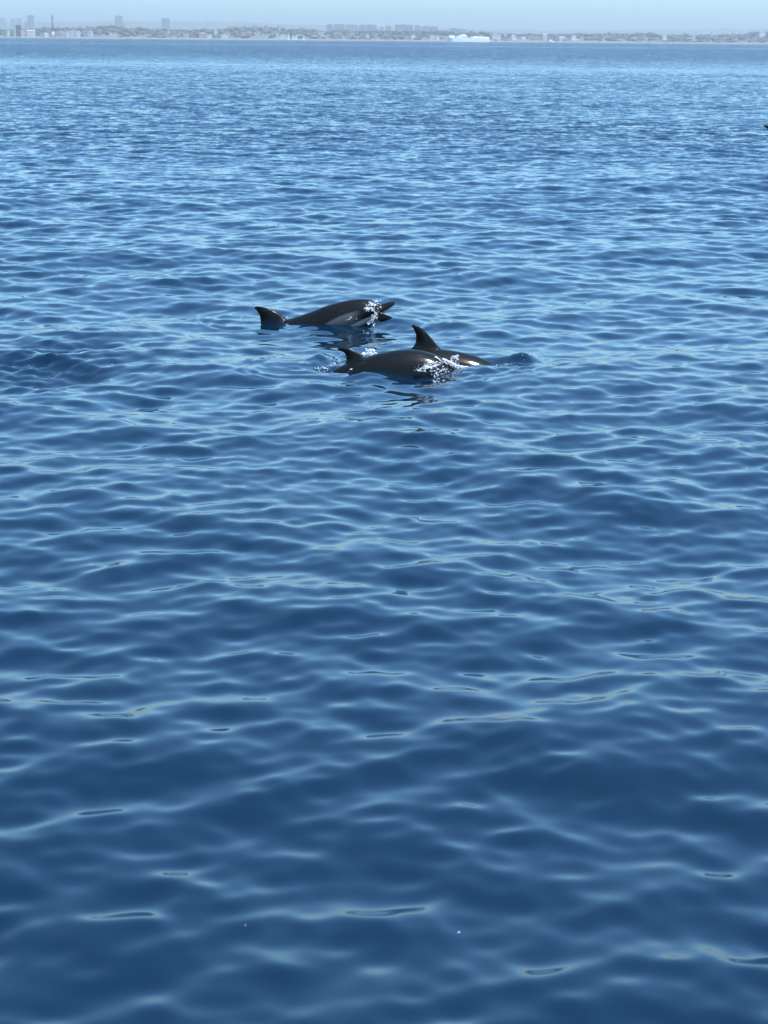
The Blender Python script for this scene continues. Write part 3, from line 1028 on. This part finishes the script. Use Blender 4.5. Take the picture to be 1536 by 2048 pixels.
    at = me2.color_attributes.new('tone', 'FLOAT_COLOR', 'POINT')
    at.data.foreach_set('color', rgba.ravel())
    root = empty('dolphin', org, yaw)
    tag(root, label, 'dolphin', 'dolphins surfacing together')
    o = bpy.data.objects.new('body', me2)
    COL.objects.link(o); o.parent = root
    # eyes
    ie = int(np.searchsorted(arc / tot, 0.17))
    for sd in (-1, 1):
        bm = bmesh.new()
        bmesh.ops.create_uvsphere(bm, u_segments=12, v_segments=8, radius=0.011)
        e = link_bm('eye', bm, EYE, root)
        e.location = (SX[ie], sd * S[ie][2] * 0.93, S[ie][1] - 0.1 * S[ie][2])
    return root, S


# front dolphin
dolphin('nearest dark dolphin of the front pair, short hooked fin, foam at its shoulder', DC,
        [(1000, 812, .012), (982, 803, .020), (962, 790, .030), (948, 776, .065), (932, 762, .095), (910, 744, .125),
         (885, 723, .155), (855, 706, .180), (820, 698.5, .195), (780, 703, .200), (745, 712, .195), (712, 722, .175),
         (682, 735, .150), (650, 752, .115), (612, 775, .080), (575, 800, .052), (545, 818, .034), (525, 828, .026)],
        [(738, 722), (724, 709.5), (708, 700.5), (694, 695.5), (681, 694.2), (674, 696.5)],
        [(680, 745), (690, 727), (692, 714), (688, 706.5), (680, 702), (673.5, 698.5)],
        [(880, 770, 850, 800, -1, .10), (880, 770, 850, 800, 1, .10)],
        (0.0055, 0.0065, 0.0080))
# middle dolphin with the tall fin
dolphin('dolphin behind the front one, tall swept fin, head already under at right', DB,
        [(1085, 812, .012), (1068, 801, .020), (1050, 787, .030), (1037, 772, .065), (1022, 753, .095), (1004, 740, .120),
         (979, 726, .150), (945, 711.5, .178), (912, 703, .192), (875, 698, .200), (838, 699, .200), (800, 706, .185),
         (765, 720, .155), (725, 742, .120), (685, 766, .085), (650, 788, .055), (622, 804, .036), (602, 814, .026)],
        [(890, 706), (876, 691), (862, 674), (849, 660.5), (836, 651.5), (825, 649)],
        [(800, 712), (818, 699), (829, 688), (831, 673), (828, 661), (821.5, 651)],
        [(965, 765, 930, 795, -1, .10), (965, 765, 930, 795, 1, .10)],
        (0.006, 0.0065, 0.0065))
# rear dolphin, head lifted
dolphin('rear dolphin with lifted head and beak, pale grey flank patch, splash at its face', DA,
        [(790.5, 602, .016), (781, 603.5, .030), (769, 606.5, .044), (759, 606, .064), (750, 601.5, .082), (738, 598, .108),
         (717, 597.5, .135), (690, 602, .158), (660, 611, .170), (630, 623, .172), (602, 632, .168), (575, 640, .158),
         (545, 646, .142), (510, 655, .115), (472, 668, .080), (435, 682, .052), (405, 692, .034), (388, 697, .026)],
        [(580, 644), (562, 629), (542, 619), (526, 613.5), (514, 612.2), (508, 614)],
        [(516, 660), (520, 645), (519, 634), (516, 626), (511, 619.5), (507.5, 615.5)],
        [(752, 627, 786, 631, -1, .05), (735, 640, 705, 660, 1, .05)],
        (0.085, 0.09, 0.095))

# ------------------------------------------------------------------ splashes


def foam_material():
    m = bpy.data.materials.new('white_water')
    m.use_nodes = True
    nt = m.node_tree
    b = nt.nodes['Principled BSDF']
    b.inputs['Base Color'].default_value = (0.86, 0.89, 0.92, 1)
    b.inputs['Roughness'].default_value = 0.2
    b.inputs['IOR'].default_value = 1.33
    b.inputs['Transmission Weight'].default_value = 0.1
    return m


FOAM = foam_material()
_ico = bmesh.new(); bmesh.ops.create_icosphere(_ico, subdivisions=1, radius=1)
IV = np.array([v.co[:] for v in _ico.verts]); IT = np.array([[v.index for v in f.verts] for f in _ico.faces]); _ico.free()


def splash(name, label, spots, seed, cat='splash', bands=(), strands=()):
    """spots: (px, py, D, spread px x, spread px y, count, smallest mm, biggest mm)"""
    r = np.random.default_rng(seed)
    V, F = [], []
    n = 0
    for px, py, D, sx, sy, cnt, s0, s1 in spots:
        for i in range(int(cnt * .7)):
            p = P(px + r.normal() * sx, py + r.normal() * sy, D + r.normal() * 0.04)
            lev = sea_level(p.x, p.y)
            if p.z < lev: p.z = lev + r.uniform(-.002, .01)
            s = (s0 * .6 + (s1 * .75 - s0 * .6) * r.random() ** 3) / 1000
            ax = r.normal(size=3); ax /= np.linalg.norm(ax)
            v = IV * (1 + 0.32 * r.standard_normal((len(IV), 1)))
            st = r.uniform(0.4, 2.4)
            v = v + np.outer(v @ ax, ax) * (st - 1)
            V.append(v * s + np.array(p[:])); F.append(IT + n); n += len(IV)
    for path, D, thick, cnt in bands:
        pp = catmull([(a, b_, 0) for a, b_ in path], 60)
        for i in range(int(cnt * .2)):
            t = pp[int(r.integers(0, 60))]
            p = P(t[0] + r.normal() * thick * .5, t[1] + r.normal() * thick * .32, D + r.normal() * 0.03)
            s = r.uniform(2.2, 6.0) / 1000
            v = IV * (1 + 0.35 * r.standard_normal((len(IV), 1))) * [r.uniform(1, 2.6), r.uniform(.6, 1.4), r.uniform(.5, 1.1)]
            V.append(v * s + np.array(p[:])); F.append(IT + n); n += len(IV)
    # torn threads of water
    for path, D, wander, cnt, rad in strands:
        for q in range(cnt):
            ns = 18
            a0 = r.uniform(0, .6); a1 = min(1, a0 + r.uniform(.15, .5))
            pp = catmull([(a, b_, 0) for a, b_ in path], 60)
            off = r.normal(size=2) * wander
            walk = np.cumsum(r.normal(size=(ns, 2)) * .7, axis=0)
            dd = D + r.normal() * .03
            rs = np.abs(np.interp(np.linspace(0, 1, ns), np.linspace(0, 1, 7), r.uniform(.2, 1.3, 7))) * rad / 1000
            rs[0] = rs[-1] = .0006
            ring0 = None; vv = []
            for i in range(ns):
                t = pp[int(59 * (a0 + (a1 - a0) * i / (ns - 1)))]
                p = P(t[0] + off[0] + walk[i][0], t[1] + off[1] * .6 + walk[i][1] * .6, dd)
                for k in range(6):
                    an = k * math.pi / 3 + i * .4
                    vv.append((p.x + rs[i] * math.cos(an) * .8, p.y + rs[i] * math.sin(an), p.z + rs[i] * math.sin(an + 1.2)))
            ff = []
            for i in range(ns - 1):
                for k in range(6):
                    k2 = (k + 1) % 6
                    ff.append((i * 6 + k, i * 6 + k2, i * 6 + 6 + k2)); ff.append((i * 6 + k, i * 6 + 6 + k2, i * 6 + 6 + k))
            V.append(np.array(vv)); F.append(np.array(ff) + n); n += len(vv)
    V = np.concatenate(V); F = np.concatenate(F)
    c = V.mean(0)
    me = bpy.data.meshes.new(name)
    me.from_pydata((V - c).tolist(), [], F.tolist())
    me.polygons.foreach_set('use_smooth', [True] * len(me.polygons))
    me.materials.append(FOAM)
    o = bpy.data.objects.new(name, me)
    o.location = c
    COL.objects.link(o)
    tag(o, label, cat, kind='stuff')
    return o


splash('splash', 'white spray and drops bursting round the face of the rear dolphin, plus a highlight streak drawn on its flank',
       [(745, 609, DA - .16, 8, 4, 40, 3, 11), (738, 618, DA - .22, 5, 4, 30, 3, 12), (757, 620, DA - .2, 4, 5, 16, 3, 9),
        (750, 636, DA - .25, 5, 6, 30, 3, 11), (741, 648, DA - .3, 4, 3, 16, 3, 12), (740, 670, DA - .35, 8, 14, 16, 2, 6),
        (733, 694, DA - .5, 7, 9, 12, 2, 7)], 11,
       strands=(([(738, 604), (746, 608), (754, 604), (762, 611)], DA - .15, 2.5, 12, 3), ([(728, 622), (738, 615), (748, 619), (752, 626)], DA - .2, 2, 9, 3), ([(752, 626), (746, 637), (738, 646), (748, 648)], DA - .25, 2.4, 8, 3), ([(690, 639), (700, 637), (712, 632)], DA - .18, .6, 4, 3)),  # last strand draws the flank highlight in white threads
       bands=(([(740, 605), (745, 611), (752, 607), (760, 612)], DA - .15, 4, 70), ([(732, 620), (740, 615), (748, 619)], DA - .2, 4, 60), ([(752, 629), (748, 637), (742, 645)], DA - .25, 4, 60)))
splash('splash', 'tiny white glints of foam at the fin base of the rear dolphin, plus drops drawn as its flank highlight',
       [(573, 635, DA - .05, 3, 1, 7, 3, 8), (565, 642, DA - .12, 2, 1, 3, 3, 8), (489, 637, DA, 5, 1.5, 12, 2, 6), (702, 636, DA - .17, 8, 2, 10, 2, 5)], 12)  # last spot: white drops standing in for the flank highlight
splash('splash', 'white foam heap just right of the short hooked fin',
       [(735, 709, DC + .12, 6, 3, 46, 4, 15), (743, 703, DC + .14, 3, 4, 18, 3, 9), (750, 709, DC + .1, 6, 1.6, 16, 3, 8)], 13,
       strands=(([(722, 713), (733, 707), (742, 700), (750, 708), (758, 711)], DC + .12, 1.8, 14, 5),),
       bands=(([(724, 712), (733, 707), (742, 704), (752, 710)], DC + .12, 5, 160),))
splash('splash', 'broken white water left of the short hooked fin',
       [(672, 728, DC + .10, 8, 5, 34, 3, 9), (684, 718, DC + .08, 3, 6, 14, 3, 8), (660, 722, DC + .2, 6, 4, 12, 2, 6)], 14)
splash('splash', 'small bright foam flecks at the tail stock of the front dolphin',
       [(640, 744, DC - .02, 6, 3, 26, 3, 10), (655, 748, DC - .05, 7, 1.5, 12, 3, 7), (700, 745, DC - .2, 2, 4, 6, 3, 7)], 15)
splash('splash', 'crest of white foam between the shoulder of the front dolphin and its companion',
       [(886, 722, DC + .02, 7, 3, 50, 4, 14), (902, 729, DC - .02, 7, 3, 50, 4, 14), (916, 735, DC - .03, 5, 1.6, 22, 3, 10),
        (910, 718, DC + .05, 4, 4, 22, 3, 10), (862, 731, DC - .16, 12, 5, 70, 3, 10), (850, 740, DC - .2, 13, 3, 44, 3, 8),
        (888, 740, DC - .16, 9, 3, 26, 3, 9), (872, 753, DC - .3, 4, 6, 20, 3, 10), (870, 768, DC - .38, 3, 5, 12, 3, 9)], 16,
       strands=(([(868, 715), (886, 720), (899, 727), (912, 733), (930, 739)], DC - .03, 2.8, 22, 5.2), ([(832, 743), (848, 736), (862, 731), (878, 724)], DC - .2, 3.2, 16, 4), ([(900, 726), (908, 714), (916, 716), (914, 726)], DC + .03, 1.2, 6, 4), ([(884, 740), (876, 748), (872, 762), (868, 770)], DC - .3, 1.5, 6, 3.5)),
       bands=(([(872, 717), (886, 720), (899, 727), (912, 733), (927, 738)], DC - .02, 5.5, 420), ([(835, 742), (848, 735), (862, 730), (876, 727)], DC - .19, 4, 110), ([(905, 722), (911, 715), (917, 719)], DC + .04, 3, 70)))
splash('splash', 'line of sparkling drops along the foot of the water hump at right',
       [(988, 735, DB - .16, 4, 2, 9, 3, 12), (1005, 738, DB - .2, 7, 1.2, 7, 3, 9), (1022, 734, DB - .15, 7, 1.4, 9, 3, 9),
        (1045, 728, DB - .1, 8, 2, 9, 3, 8), (1062, 719, DB - .05, 5, 1.5, 4, 3, 8), (1030, 706, DB + .05, 6, .8, 5, 3, 6), (1018, 712, DB, 4, 2, 2, 3, 9)], 17)
splash('splash', 'few sparkling drops on the ruffled water at the far left',
       [(226, 730, W(226, 730).y, 5, 1.5, 5, 3, 7), (60, 733, W(60, 733).y, 20, 4, 9, 2, 4), (115, 745, W(115, 745).y, 12, 3, 8, 2, 4)], 18)


def fleck(px, py, mm, label):
    p = W(px, py)
    bm = bmesh.new()
    for i in range(3):
        bmesh.ops.create_icosphere(bm, subdivisions=2, radius=mm / 1000 * (1 - .25 * i),
                                   matrix=Matrix.Translation((i * mm * .0011, (i % 2) * mm * .0008, 0)) @ Matrix.Diagonal((1, 1, .5, 1)))
    o = link_bm('foam_fleck', bm, FOAM)
    o.location = (p.x, p.y, sea_level(p.x, p.y) + mm * .0003)
    tag(o, label, 'foam')


fleck(917, 1852, 2.4, 'tiny white foam fleck alone on the smooth near water right of centre')
fleck(490, 1841, 1.5, 'faint tiny foam fleck alone on the near water left of centre')


def seabird():
    """dark shearwater skimming low; only its left wing tip reaches the frame"""
    D = 40.0
    tip = P(1527, 252, D)
    bank = Matrix.Rotation(math.radians(58), 3, 'X')
    root = empty('seabird', tip - bank @ Vector((-0.62, 0.07, 0.12)))
    root.rotation_euler = (math.radians(58), 0, 0)
    mat = principled('sooty_feathers', (0.004, 0.004, 0.004), 0.9)
    mat.node_tree.nodes['Principled BSDF'].inputs['Specular IOR Level'].default_value = 0.05
    bm = bmesh.new()
    prev = None
    for i in range(9):
        t = i / 8
        rr = 0.055 * math.sin(math.pi * min(1, .08 + t * .9)) ** .8 + .004
        ring = [bm.verts.new((rr * math.cos(a * math.pi / 5), (t - .5) * .38, rr * math.sin(a * math.pi / 5))) for a in range(10)]
        if prev:
            for j in range(10):
                bm.faces.new((prev[j], prev[(j + 1) % 10], ring[(j + 1) % 10], ring[j]))
        else:
            bm.faces.new(ring)
        prev = ring
    bm.faces.new(prev[::-1])
    link_bm('body', bm, mat, root)
    for sd in (-1, 1):
        bm = bmesh.new()
        lead = [(sd * .03, -.07, .01), (sd * .22, -.10, .07), (sd * .42, -.05, .10), (sd * .57, .02, .12), (sd * .62, .06, .12)]
        trail = [(sd * .03, .09, .0), (sd * .22, .05, .055), (sd * .42, .07, .085), (sd * .55, .10, .11), (sd * .61, .075, .12)]
        blade(bm, lead, trail, (0, .2, 1), 14, 8)
        link_bm('wing', bm, mat, root)
    bm = bmesh.new(); cyl(bm, 0, 0, 0, .05, .010, .003, 8)
    k = link_bm('bill', bm, mat, root); k.rotation_euler = (math.radians(90), 0, 0); k.location = (0, -.19, 0)
    tag(root, 'black pointed wing tip of a seabird entering at the right edge over the water', 'bird')


seabird()

# ------------------------------------------------------------------ haze
bm = bmesh.new()
box(bm, -40000, 40000, -40000, 40000, -1.5, 260)
hz = bpy.data.materials.new('sea_haze')
hz.use_nodes = True
hz.node_tree.nodes.clear()
ho = hz.node_tree.nodes.new('ShaderNodeOutputMaterial')
hv = hz.node_tree.nodes.new('ShaderNodeVolumePrincipled')
hv.inputs['Color'].default_value = (0.65, 0.695, 0.715, 1)
hv.inputs['Density'].default_value = 0.00012
hv.inputs['Anisotropy'].default_value = 0.2
hz.node_tree.links.new(hv.outputs[0], ho.inputs['Volume'])
haze = link_bm('haze', bm, hz, None, False)
tag(haze, 'pale sea haze filling the air out to the far shore', 'haze', kind='stuff')
